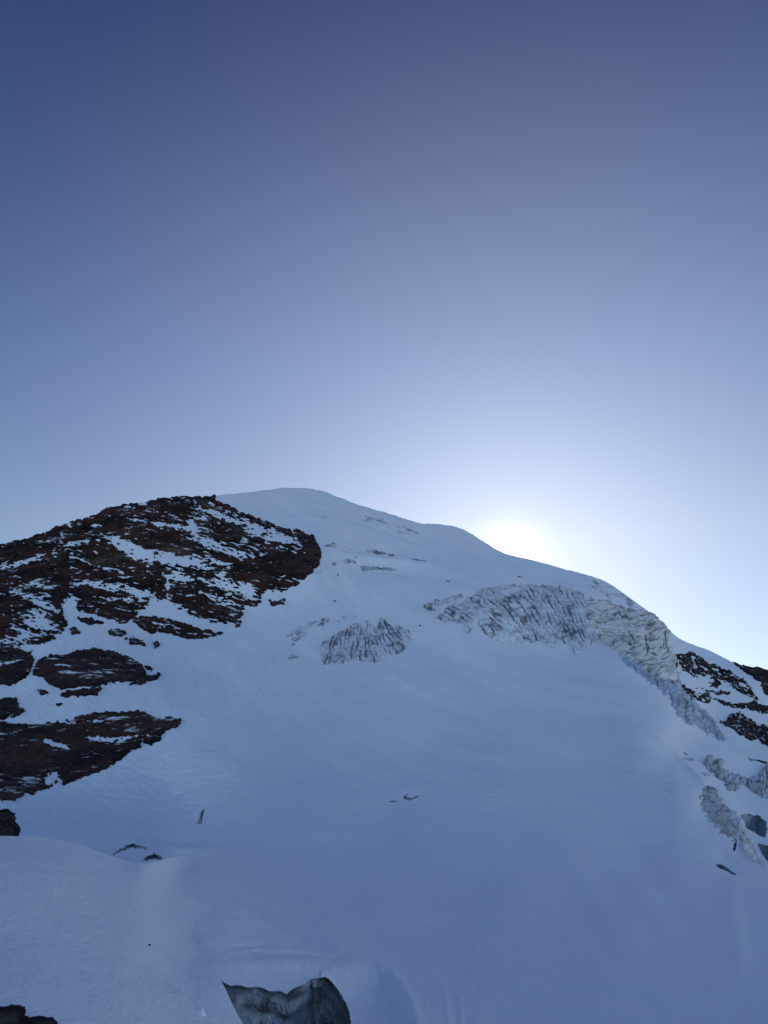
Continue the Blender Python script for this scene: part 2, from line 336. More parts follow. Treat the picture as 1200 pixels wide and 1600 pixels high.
# ------------------------------------------------------------------ shapes read off the land
# slits: polygons where the snow is open; each gets its own crevasse below
BIGC = [(345,1530),(352,1536),(360,1540),(372,1539),(385,1543),(400,1542),(410,1544),(420,1549),(428,1549),(436,1547),(442,1550),(448,1553),(453,1548),(459,1544),(468,1541),(477,1538),(483,1531),(491,1529),(503,1528),
        (513,1528),(522,1531),(530,1535),(537,1541),(544,1550),(549,1560),(552,1571),(554,1583),(555,1598),(556,1650),(402,1650),(390,1620),(380,1600),(370,1583),(357,1556)]
SLITS = [
 ('crevasse', [(176,1328),(188,1321.5),(204,1318.5),(222,1320.5),(236,1325.5),(222,1324),(206,1322),(190,1324.5)], 1.6, 'open dark crack under the snow hump beyond the left bank'),
 ('crevasse', [(224,1335),(230,1331),(242,1329),(252,1332),(259,1336),(248,1335),(238,1334),(230,1337)], 1.6, 'short dark crack right above the dip of the left bank edge'),
 ('crevasse', [(606,1255),(613,1252),(626,1252.5),(614,1255.5)], 1.0, 'hairline crack in the middle of the lower slope'),
 ('crevasse', [(630,1246),(640,1242),(634,1247),(643,1248),(656,1243),(652,1247),(638,1252),(632,1250)], 1.0, 'small broken snow crack in the middle of the lower slope'),
 ('crevasse', [(1117,1348),(1127,1347.5),(1138,1354),(1153,1366),(1143,1364),(1130,1356),(1121,1352)], 4.0, 'dark lens-shaped crevasse alone on the snow at lower right'),
 ('crevasse', [(1165,1183),(1174,1186.5),(1186,1187.5),(1215,1196),(1215,1199),(1184,1190),(1172,1189.5)], 4.0, 'thin curved crevasse above the grey ice blocks at right'),
 ('crevasse', [(1065,1172.5),(1071,1175),(1078,1179.5),(1071,1177.5)], 2.0, 'very thin slit topmost of the cracks on the right snow rib'),
 ('crevasse', [(1145,1311),(1151,1312),(1151,1322),(1148,1329),(1145,1327),(1147,1320)], 3.0, 'short upright black crack at the foot of the dirty ice patch'),
 ('crevasse', [(1136,1267),(1139,1268),(1144,1277),(1141,1277)], 3.0, 'small slanting black crack in the crest of the dirty snow rib'),
 ('crevasse', [(1155,1278),(1162,1273),(1170,1272),(1185,1275),(1197,1283),(1199,1295),(1196,1309),(1188,1308),(1177,1302),(1164,1295),(1159,1287)], 7.0, 'round blue ice cave opening at the right edge'),
 ('crevasse', [(1182,1318),(1200,1322),(1240,1335),(1240,1372),(1200,1346),(1190,1334)], 9.0, 'deep blue crevasse below the ice cave at the right edge'),
 ('crevasse', [(562,884),(569,883),(578,885),(597,886),(612,887),(624,890),(610,890.5),(595,889.5),(575,889),(567,891)], 2.5, 'longest short crevasse across the middle of the upper snow face'),
 ('crevasse', [(640,876),(648,874.5),(668,879),(664,880.5),(650,879)], 2.0, 'small crevasse right of the longest one on the upper face'),
 ('crevasse', [(566,806),(580,808.5),(600,815),(614,822),(598,817.5),(580,811)], 1.8, 'thin slanting crevasse just below the summit ridge'),
 ('crevasse', [(625,822),(640,827),(655,832),(652,833.5),(636,828.5)], 1.8, 'tiny slanting crevasse below the dip in the summit ridge'),
 ('crevasse', [(690,904),(702,904.5),(712,906),(700,906.5)], 1.6, 'faint short crevasse left of the sun on the ridge'),
 ('crevasse', [(806,902),(812,901),(816,903),(808,904)], 1.6, 'tiny crevasse just above the widest ice cliff'),
]
BANK_R = [(-500,1200),(300,1290),(420,1318),(380,1400),(352,1500),(340,1525),(341,1560),(352,1590),(372,1655),(372,1800),(-500,1800)]

# ------------------------------------------------------------------ structure: the snow slope
def frange(a, b, s): return list(np.arange(a, b, s))
cols = np.array(frange(-420, -40, 8) + frange(-40, 1240, 1.3) + frange(1240, 1640, 8))
rowsb = np.array([-400, -300, -230, -180, -140, -110, -85, -65, -50, -38, -28, -20, -14, -9, -5.5, -3, -1.5])
tq = np.linspace(0, 1, 640)
PXg = np.tile(cols, (len(rowsb) + len(tq), 1))
bottom = 1660.0
Qg = np.concatenate([np.tile(rowsb[:, None], (1, len(cols))), tq[:, None] * (bottom - crest(cols))[None, :]], 0)
Pv, Nv = surf(PXg, Qg)
nr, nc = PXg.shape
f = grid_faces(nr, nc)
cx = PXg.ravel()[f].mean(1); cy = (crest(PXg) + Qg).ravel()[f].mean(1); qm = Qg.ravel()[f].mean(1)
keep = np.ones(len(f), bool)
m = (cx > 330) & (cx < 560) & (cy > 1515); keep[m] &= sdf(cx[m], cy[m], BIGC) < 0
for nm, poly, dep, lab in SLITS:
    P = np.array(poly); m = (cx > P[:, 0].min() - 2) & (cx < P[:, 0].max() + 2) & (cy > P[:, 1].min() - 2) & (cy < P[:, 1].max() + 2) & (qm > 0)
    keep[m] &= sdf(cx[m], cy[m], poly) < 0.2
v, f, _ = compact(Pv.reshape(-1, 3), f[keep])
slope = link_mesh('snow_slope', v, f, M_SNOW); slope['kind'] = 'structure'

# the near snow bank at left
FBp = [(x, y, z / ray(x, y)[1]) for y, zs in ((1310,(-.72,-.76,-.95,None,None,None)),(1350,(-.9,-.94,-1.14,-1.5,None,None)),(1400,(-1.08,-1.12,-1.32,-1.68,-1.98,-2.30)),(1460,(-1.28,-1.32,-1.48,-1.80,-2.07,-2.34)),(1540,(-1.48,-1.5,-1.64,-1.90,-2.13,-2.37)),(1620,(-1.62,-1.65,-1.77,-2.0,-2.2,-2.40)),(1720,(-1.65,-1.7,-1.85,-2.07,-2.25,-2.44)))
       for x, z in zip((-300, 0, 100, 200, 260, 310), zs) if z] + [(240,1345,20.5),(270,1337,25),(300,1331,31)]
ex = []
for gx in range(330, 620, 28):
    for gy in range(1325, 1680, 36):
        if gx > np.interp(gy, [1325, 1400, 1500, 1600, 1700], [352, 345, 325, 335, 350]): ex.append((gx, gy))
exd = tps_eval(FA, np.array([e[0] for e in ex], float), np.array([e[1] for e in ex], float))
FB = tps_fit([(a, b) for a, b, c in FBp] + ex, np.concatenate([np.log([c for a, b, c in FBp]), exd]))
BEDGE = np.array([(-500,1320),(-60,1306),(0,1306),(40,1308),(80,1311),(110,1317),(150,1331),(180,1343),(210,1349.5),(235,1347),(260,1340),(285,1334),(310,1330),(345,1327),(400,1325),(500,1325)], float)
def bedge(px):
    o = 0.0
    for k, w in ((-14, .15), (-7, .2), (0, .3), (7, .2), (14, .15)): o = o + w * np.interp(px + k, BEDGE[:, 0], BEDGE[:, 1])
    return o
FB = (FB[0], FB[1], 'bank')
bc = np.array(frange(-420, -20, 10) + frange(-20, 430, 1.6))
rb = np.array([-60, -45, -34, -26, -20, -15, -11, -8, -5.5, -3.5, -2, -1]); tb = np.linspace(0, 1, 240)
PB = np.tile(bc, (len(rb) + len(tb), 1)); QB = np.concatenate([np.tile(rb[:, None], (1, len(bc))), tb[:, None] * (1900.0 - bedge(bc))[None, :]], 0)
def bank_surf(px, q):
    kw = dict(fit=FB, edge=bedge, back=(-0.05, 0))
    p = base(px, q, **kw); n = normals(px, q, **kw); py = bedge(px) + q
    A = fbm(p[..., 0] / 5, p[..., 1] / 9, 4.0, 3) * 0.07 + fbm(p[..., 0] / 0.6, p[..., 1] / 1.6, 2.0, 3) * 0.008
    # soft break of slope running down the bank's right side
    fx = np.interp(py, [1380, 1410, 1480, 1600, 1700], [178, 190, 236, 320, 380]); dd = px - fx
    fold = (-3.2 * sstep(dd, -2.5, 3.5) * np.exp(-np.clip(dd, 0, 200) / 34.0) + 1.0 * np.exp(-((dd + 10) / 12.0) ** 2)) * sstep(py, 1395, 1450)
    line = bank_line(py)
    rel = np.clip((line - px) / 60.0, 0, 1)
    pa = snow_relief(p) + forms(px, py) * p[..., 1] / F0
    h = A * rel + fold * p[..., 1] / F0 + pa * (1 - rel)
    h = h - (np.clip((px - line) / 30.0, 0, 3) ** 2 * 0.0012 + 0.0002 * np.clip((px - line) / 6.0, 0, 1)) * p[..., 1]
    return p + n * h[..., None], n
Pb, Nb = bank_surf(PB, QB)
f = grid_faces(*PB.shape)
cx = PB.ravel()[f].mean(1); cy = (bedge(PB) + QB).ravel()[f].mean(1)
keep = (cx < np.interp(cy, [1325, 1400, 1500, 1525, 1600, 1650, 1900], [428, 395, 352, 342, 372, 398, 428])) 
v, f, _ = compact(Pb.reshape(-1, 3), f[keep])
bank = link_mesh('snow_bank', v, f, M_SNOW); bank['kind'] = 'structure'

# the wide snowfield below and all around
R = [0.0, 120, 300, 600, 1200, 2500, 6000, 12000]; nA = 96
vv = [(0, 0, -24)]
for r in R[1:]:
    for k in range(nA):
        a = 2 * math.pi * k / nA; x, y = r * math.cos(a), r * math.sin(a)
        vv.append((x, y, -24 - 0.03 * min(r, 1500) + 10 * math.sin(x / 260.0) * math.cos(y / 310.0) * min(1, r / 600)))
vv = np.array(vv); ff = []
for i in range(len(R) - 2):
    for k in range(nA):
        a = 1 + i * nA + k; b_ = 1 + i * nA + (k + 1) % nA; ff.append((a, a + nA, b_ + nA, b_))
for k in range(0, nA, 2): ff.append((0, 1 + k, 1 + (k + 1) % nA, 1 + (k + 2) % nA))
o = link_mesh('snowfield', vv, np.array(ff), M_SNOW); o['kind'] = 'structure'

# ------------------------------------------------------------------ patches that stand out of the snow
def patch(name, poly, hf, material, res=1.0, pad=5, smooth=False, cut=-1.2, parent=None, edge=crest):
    P = np.array(poly, float)
    xs = np.arange(P[:, 0].min() - pad, P[:, 0].max() + pad, res)
    cr = edge(xs)
    ymin, ymax = P[:, 1].min() - pad, P[:, 1].max() + pad
    q0 = (ymin - cr).min(); q1 = (ymax - cr).max()
    qs = np.arange(max(q0, -45), q1 + res, res)
    px, q = np.meshgrid(xs, qs); py = cr[None, :] + q
    p, n = surf(px, q)
    s = sdf(px, py, poly)
    h, dirt_shade = hf(px, py, s)
    sc = p[..., 1] / F0
    vtx = p + n * (h * sc)[..., None]
    # crumple sideways a little so that ledges have edges
    f = grid_faces(*px.shape)
    keep = (h.ravel()[f].max(1) > cut) & (py.ravel()[f].mean(1) > ymin) & (py.ravel()[f].mean(1) < ymax)
    f = f[keep]
    if len(f) == 0: return None
    v, f, at = compact(vtx.reshape(-1, 3), f, {'dirt_shade': np.broadcast_to(dirt_shade, px.shape).reshape(-1)})
    return link_mesh(name, v, f, material, parent, smooth, at)

def blobs(px, py, L):
    r = 0.0
    for cx, cy, rx, ry, a, A in L:
        a = math.radians(a); dx = px - cx; dy = py - cy
        x = dx * math.cos(a) + dy * math.sin(a); y = -dx * math.sin(a) + dy * math.cos(a)
        r = r + A * np.exp(-(x / rx) ** 2 - (y / ry) ** 2)
    return r
def rock_h(bias=2.0, amp=3.0, dip=0.12, lens=(34, 5.5), seed=0.0, snow=(), relief=1.6, edgew=6.0, rough=1.0, top=0.0, dipf=None, streak=1.2):
    def hf(px, py, s):
        wx = px + 5 * fbm(px / 30, py / 30, seed + 1, 2)
        wy = (py - dip * px if dipf is None else py - dipf(px, py)) + 4 * fbm(px / 38, py / 32, seed + 2, 3)
        a = fbm(wx / lens[0], wy / lens[1], seed + 3, 3, 0.6)
        b2 = fbm(wx / (lens[0] * .42), wy / (lens[1] * .42), seed + 5, 3, .6)
        big = fbm(px / 42, py / 24, seed + 7, 3)
        e = np.clip((s + 3.0 * fbm(px / 9, py / 5, seed + 11, 3)) / edgew, -1.2, 1.0)
        h = bias * np.minimum(e * 1.6, 1.0) + amp * (.75 * a + .75 * b2) + big * 1.3 - blobs(px, py, snow) * (1 + 1.1 * np.clip(fbm(px / 7, py / 3.5, seed + 31, 3), -.8, .8))
        h = h - streak * np.clip(fbm(wx / 13, wy / 2.6, seed + 21, 3, .6) * 1.6 + .1, -.2, 1.2) * sstep(e, .2, 1)
        # broken faces and ledges, only on bare rock
        st = wy / (lens[1] * 1.7) + 0.9 * fbm(wx / 20, wy / 14, seed + 9, 3); fr = st - np.floor(st); saw = np.where(fr < .7, fr / .7, (1 - fr) / .3)
        bare = sstep(h, 0.2, 1.8)
        h = h + bare * ((saw - .5) * relief + rough * (0.95 * ridged(px / 24, wy / 6, seed + 13, 4) + .9 * fbm(px / 22, py / 16, seed + 14, 2) - .6))
        h = np.where(e < 0, np.minimum(h, e * 5.0), h)
        h = np.minimum(h, (e + .15) * 9 + 0.6)
        return np.where(h > 2.5, 2.5 + (h - 2.5) * .6, h) + top, 0.0
    return hf

SNOW_MAIN = [(190,850,22,8,35,5),(215,864,26,8,20,6),(250,872,40,8,6,6.5),(300,882,34,5,14,5),(335,878,30,4,6,3),(262,822,50,3.2,10,4.5),(300,834,14,5,40,3.5),(325,848,26,7,10,5),(370,866,34,4,14,4),(120,849,24,4,-16,5.5),(30,880,46,3.4,-16,4.5),(210,803,3,10,0,4),(224,788,7,5,0,5),
   (300,815,14,7,-40,4),(150,915,40,5,8,5),(108,943,10,13,20,6),(210,925,22,5,20,5),(260,942,30,5,18,6),(350,912,22,9,35,5),(385,922,18,10,40,5),(262,912,3,14,0,3.5),(440,845,50,6,14,3.6),(410,828,56,5,15,4),(360,812,34,4,15,3.5),(445,858,34,3,10,3),
   (350,942,26,4,20,3.0),(55,940,32,6,22,4),(70,975,34,12,20,4),(30,990,30,12,10,3.2),(150,886,26,3,12,3),(190,938,40,3,5,3),(330,798,40,4,14,3.2),(8,1005,26,6,0,3.5),(300,905,60,7,6,2.2),(60,918,50,6,-5,1.8),(330,930,34,5,10,2.2),(340,880,30,8,8,1.5),
   # solid rock
   (255,800,34,15,0,-3.0),(192,802,34,12,-18,-2.4),(262,848,44,11,6,-3),(180,880,34,12,0,-1.8),(98,915,9,34,0,-4),(430,890,44,13,-10,-2.8),(375,888,24,10,0,-2),(482,862,14,22,-20,-3),(40,900,60,9,-12,-2.2),(182,958,26,7,0,-2.2),(0,975,20,40,0,-2),(345,950,40,8,10,-1),(60,850,60,12,-15,-1.4),(330,838,20,6,0,-1.5),(240,905,22,9,0,-1.4),(340,915,8,22,-25,-2)]
def main_dip(px, py):
    return np.interp(px, [-90, 60, 130, 300, 520], [26, -14, -12, 10, 78]) + np.where(py > 920, 0.45 * (px - 60) * (px < 110) * np.clip((py - 920) / 30, 0, 1), 0)
MAIN = [(200,868,34,10,30,5.5),(245,872,46,8,8,5),(300,880,36,5,14,3.5),(175,850,24,7,25,3.5),(340,852,30,7,12,4),(285,845,34,5,8,2.8),(120,849,22,3.5,-14,4),(30,880,40,3,-12,3.5),(210,820,22,3,0,3),(235,815,30,3,8,2.5),
   (120,935,26,12,28,4.5),(95,960,16,14,0,3.5),(215,925,22,5,20,3.5),(160,915,30,4,10,2.8),(260,942,30,5,18,5),(355,910,22,8,30,3.6),(385,920,18,12,40,4),(268,912,4,16,0,3),(440,845,44,3.5,14,2.8),(410,830,46,3,16,3),(360,812,30,3,14,2.4),
   (350,940,26,4,20,2.0),(60,985,18,10,0,3.0),(80,910,22,4,14,2),(145,890,20,3,0,2.5),(22,950,16,9,0,2.5),(70,955,14,12,30,2.6),(330,800,30,2.5,12,2.4),(128,817,14,2.5,0,2.4),(8,997,26,5,0,2.5)]
MAIN = [(-90,830),(0,800),(100,780),(200,750),(335,750),(338,783),(360,793),(380,800),(400,808),(430,820),(470,829),(490,838),(499,855),(502,868),(497,884),(480,903),(458,917),(440,925),(418,921),(408,930),(410,943),(396,951),(383,948),(380,962),(366,975),
        (340,972),(300,960),(262,948),(235,940),(226,950),(205,968),(190,977),(165,966),(130,957),(112,950),(95,944),(100,962),(106,978),(88,1000),(60,1008),(25,1010),(0,1022),(-90,1030)]
o = patch('rock_cliff', MAIN, rock_h(bias=2.1, amp=3.0, lens=(38, 6.5), streak=3.0, seed=3.0, snow=SNOW_MAIN, relief=1.6, edgew=5, dipf=main_dip), M_ROCK, 0.8)
tag(o, 'large reddish brown rock face streaked with snow below the left skyline', 'rock cliff')

OUT = [
 ([(205,966),(225,963),(250,964),(285,972),(315,980),(350,987),(335,994),(300,1000),(280,998),(255,989),(235,991),(212,976)], dict(bias=1.6, amp=2.6, seed=21, snow=[(262,978,16,2.5,10,3)]), 'flat snow-striped rock band just under the big rock face', M_ROCK),
 ([(167,986),(186,984),(200,991),(188,995),(172,993)], dict(bias=3, amp=1.2, seed=22), 'small rock left of the two others under the flat rock band', M_ROCK2),
 ([(197,998),(208,994),(228,1003),(226,1009),(204,1008)], dict(bias=3, amp=1.2, seed=23), 'middle one of three small rocks under the flat rock band', M_ROCK2),
 ([(236,1004),(246,1003),(250,1010),(242,1013)], dict(bias=3, amp=1.0, seed=24), 'small rock farthest right of three under the flat rock band', M_ROCK2),
 ([(108,985),(118,982),(127,988),(118,992)], dict(bias=3, amp=1.0, seed=25), 'lone small rock on snow right of the mottled lower left crag', M_ROCK2),
 ([(122,966),(140,967),(162,975),(140,976),(126,972)], dict(bias=3, amp=1.0, seed=26), 'narrow rock slab in snow just below the big rock face', M_ROCK2),
 ([(-60,1012),(0,1010),(30,1014),(52,1018),(40,1028),(12,1034),(-60,1040)], dict(bias=1.4, amp=2.6, seed=27), 'mottled snowy crag at the left edge above the dark round slab', M_ROCK2),
 ([(-60,1050),(0,1041),(22,1034),(48,1024),(54,1030),(48,1048),(38,1060),(18,1070),(0,1068),(-60,1074)], dict(bias=3.6, amp=1.6, seed=28, snow=[(30,1030,16,3,-20,3)]), 'dark rock slab at the left edge beside the big smooth dome', M_ROCK),
 ([(50,1056),(56,1037),(66,1030),(80,1024),(110,1019),(125,1014),(150,1013),(172,1018),(190,1026),(206,1031),(220,1041),(229,1052),(222,1062),(200,1066),(170,1068),(150,1073),(95,1074),(76,1066),(66,1058)], dict(bias=4.6, amp=1.5, seed=29, snow=[(178,1045,10,2,30,4),(155,1028,3,5,0,3.5),(203,1056,8,2.4,20,4),(100,1041,7,1.2,0,3)]), 'big reddish brown rounded rock dome alone in the snow', M_ROCK),
 ([(203,1070),(216,1061),(236,1056),(251,1055),(242,1064),(222,1070)], dict(bias=3.2, amp=1.2, seed=30), 'slim dark rock wedge at the right tip of the rounded dome', M_ROCK2),
 ([(226,1042),(236,1043),(240,1048),(230,1049)], dict(bias=3, amp=1.0, seed=31), 'tiny rock at the upper right tip of the rounded dome', M_ROCK2),
 ([(59,1078),(68,1074),(77,1078),(74,1085),(64,1085)], dict(bias=3, amp=1.0, seed=32), 'small round rock under the left end of the rounded dome', M_ROCK2),
 ([(93,1082),(104,1077),(128,1077),(158,1077),(152,1085),(132,1089),(116,1087),(100,1089)], dict(bias=3.4, amp=1.6, seed=33), 'low brown rock strip just under the rounded dome', M_ROCK),
 ([(87,1097),(96,1096),(98,1099),(90,1101)], dict(bias=2.4, amp=1.0, seed=34), 'tiny stone below the low brown rock strip', M_ROCK2),
 ([(-60,1092),(0,1092),(26,1090),(30,1104),(40,1111),(22,1120),(0,1124),(-60,1126)], dict(bias=3.6, amp=2.0, seed=35), 'black rock knob at the left edge above the lowest crag', M_ROCK2),
 ([(-60,1134),(0,1127),(30,1131),(66,1130),(100,1127),(125,1121),(152,1115),(200,1112),(222,1114),(236,1121),(248,1127),(264,1125),(282,1127),(278,1137),(262,1142),(254,1150),(250,1158),(236,1165),(226,1163),(222,1156),(219,1168),(204,1173),(188,1186),(165,1199),(150,1204),(125,1215),(96,1226),(84,1228),(60,1235),(38,1241),(20,1251),(0,1248),(-60,1256)],
   dict(bias=4.6, amp=1.7, dip=-0.06, seed=36, lens=(40, 7), snow=[(165,1155,34,5,4,9),(205,1153,30,3.5,-4,8),(92,1163,16,5,28,9),(78,1160,16,3.5,20,7),(38,1163,10,2,0,7),(84,1217,14,11,30,12),(112,1130,14,3,0,6),(150,1128,16,3,0,7),(136,1142,12,2.5,-20,4),(225,1134,20,2.5,14,4),(150,1127,14,2,0,3.5),(115,1132,8,2,0,3),(2,1232,8,3,0,4),(240,1147,10,2,0,3.5)]), 'long low dark rock crag tapering right, lowest of the left crags', M_ROCK),
 ([(420,938),(432,941),(446,936),(444,944),(430,948),(422,946)], dict(bias=2.0, amp=1.6, seed=37), 'small dark rock in snow right of the big rock face foot', M_ROCK2),
 ([(366,974),(378,971),(376,978),(368,984)], dict(bias=3, amp=1.0, seed=38), 'narrow upright rock at the foot of the big rock face', M_ROCK2),
 # right-hand bank
 ([(1056,1022),(1064,1023),(1078,1021),(1095,1027),(1105,1036),(1110,1046),(1116,1053),(1098,1056),(1082,1055),(1075,1050),(1062,1050),(1058,1036)], dict(bias=1.2, amp=3.0, seed=41, dip=.35, streak=3.2, lens=(9, 3.6), relief=1.2), 'speckled black rock patch beside the tall ice cliff', M_ROCK2),
 ([(1105,1041),(1122,1043),(1140,1049),(1160,1062),(1170,1072),(1178,1084),(1187,1094),(1172,1090),(1154,1082),(1140,1068),(1126,1064),(1110,1060)], dict(bias=1.1, amp=3.0, seed=42, dip=.35, streak=3.2, lens=(9, 3.6), relief=1.2), 'speckled rock band slanting down the middle of the right snow bank', M_ROCK2),
 ([(1060,1071),(1075,1077),(1092,1083),(1106,1085),(1113,1092),(1108,1098),(1096,1096),(1080,1094),(1070,1084)], dict(bias=1.8, amp=2.4, seed=43, dip=.3, streak=3.2, lens=(9, 3.6)), 'dark rock ledge directly behind the lower ice strip', M_ROCK2),
 ([(1084,1074),(1104,1078),(1124,1079),(1140,1085),(1122,1085),(1100,1081)], dict(bias=0.9, amp=2.4, seed=44, dip=.25, streak=3.2, lens=(9, 3.6)), 'thin broken rock line between two ledges on the right bank', M_ROCK2),
 ([(1112,1092),(1135,1097),(1165,1100),(1178,1096),(1200,1103),(1250,1115),(1250,1130),(1200,1118),(1186,1115),(1165,1106),(1148,1108),(1132,1104)], dict(bias=1.7, amp=2.4, seed=45, dip=.3, streak=3.2, lens=(9, 3.6)), 'dark rock ledge running to the right edge of the snow bank', M_ROCK2),
 ([(1118,1126),(1134,1127),(1140,1116),(1155,1114),(1170,1124),(1182,1132),(1200,1138),(1250,1160),(1250,1190),(1200,1168),(1185,1158),(1170,1158),(1152,1148),(1135,1138)], dict(bias=1.6, amp=3.2, seed=46, dip=.45, streak=3.2, lens=(9, 3.6)), 'lowest and widest black rock band on the right snow bank', M_ROCK2),
 ([(1107,1066),(1118,1064),(1127,1070),(1120,1075),(1110,1071)], dict(bias=2.0, amp=1.2, seed=47, dip=.3, lens=(10, 4)), 'small rock in snow below the speckled black patch', M_ROCK2),
 ([(1138,1020),(1150,1028),(1170,1034),(1182,1038),(1260,1050),(1260,1100),(1200,1089),(1190,1083),(1189,1070),(1176,1060),(1165,1050),(1150,1042)], dict(bias=2.8, amp=1.8, seed=48, dip=.3, lens=(20, 7), relief=1.8), 'brown rock knob on the skyline at the right edge', M_ROCK),
]
for poly, kw, lab, mt in OUT:
    big = (max(p[0] for p in poly) - min(p[0] for p in poly)) > 60
    kw.setdefault('edgew', 4.0 if big else 2.5); kw.setdefault('rough', 1.0 if big else .6); kw.setdefault('relief', 1.5 if big else .8); kw.setdefault('lens', (24, 6) if big else (12, 5))
    kw['seed'] = float(kw['seed'])
    o = patch('rock_outcrop', poly, rock_h(**kw), mt, 0.8)
    if o: tag(o, lab, 'rock', 'rocks showing through the snow')

# ------------------------------------------------------------------ ice cliffs
def seg_d(px, py, x0, y0, x1, y1):
    ex, ey = x1 - x0, y1 - y0; t = np.clip(((px - x0) * ex + (py - y0) * ey) / (ex * ex + ey * ey + 1e-9), 0, 1)
    return np.hypot(px - x0 - t * ex, py - y0 - t * ey)
def ice_h(H=3.0, ang=60, per=5.0, warp=.45, seed=0.0, edgew=5.0, dirt_shade=0.5, stripes=1.2, blocky=1.0, patchy=0.0, cracks=(), darks=()):
    """ang: direction the streaks run (degrees below level, to the right), a number or ([px...], [deg...])"""
    def hf(px, py, s):
        A = ang if np.isscalar(ang) else np.interp(px, ang[0], ang[1])
        r = np.radians(A); cxm, cym = (px.min() + px.max()) / 2, (py.min() + py.max()) / 2
        t = (px - cxm) * np.sin(r) - (py - cym) * np.cos(r); l = (px - cxm) * np.cos(r) + (py - cym) * np.sin(r)
        w = t / per + warp * fbm(px / 22, py / 22, seed + 1, 3) + .12 * fbm(px / 6, py / 6, seed + 2, 2)
        fr = w - np.floor(w); tri = 1 - np.abs(2 * fr - 1)
        on = sstep(fbm(w * .8, l / 20, seed + 3, 2), -.35, .35)
        L = np.clip((tri - .55) / .45, 0, 1) * on
        L2 = np.clip(1 - np.abs(perlin(w * 1.9, l / 14, seed + 4)) * 5, 0, 1) * .6
        blk = fbm(px / 16, py / 11, seed + 5, 4); bq = blk * 3.2; blk = .35 * blk + .65 * (np.floor(bq) + sstep(bq - np.floor(bq), .72, 1)) / 3.2 + .2; br = np.clip(1 - np.abs(fbm(px / 26, py / 9, seed + 6, 3)) * 6, 0, 1)
        e = np.clip((s + 1.5 + 3.5 * fbm(px / 10, py / 7, seed + 7, 3)) / edgew, -1.2, 1.0)
        k = np.clip(e + .35, 0, 1)
        h = H * e + (stripes * (.35 - L) - stripes * .5 * L2 + blocky * 1.5 * blk - blocky * br) * k - patchy * np.clip(fbm(px / 18, py / 8, seed + 8, 3) + .1, 0, 1) * 6
        pt = sstep(fbm(px / 20, py / 13, seed + 9, 4), .05, .55); rg = .35 + .65 * sstep(fbm(px / 45, py / 25, seed + 10, 2), -.35, .25)
        d = (1.5 * L + .45 * L2 + .6 * br + .5 * pt + .15) * rg * dirt_shade * 1.6
        for (x, y, rx, ry, a_, g_) in darks: d = d + blobs(px, py, [(x, y, rx, ry, a_, g_)]) * (.5 + fbm(px / 5, py / 5, seed, 3))
        for (x0, y0, x1, y1, wd) in cracks:
            c = np.clip(1.2 - (seg_d(px + .8 * fbm(px / 4, py / 4, 3., 2), py, x0, y0, x1, y1) / wd) ** 2, 0, 1); h = h - 4 * c; d = d + 1.5 * c  # cracks are carved, and their shade is also put into the colour
        h = np.where(e < 0, e * 3.0 - .2, h)
        d = d * np.clip(e * 2.5 + .9, 0, 1)
        return h, np.clip(d, 0, 1)
    return hf
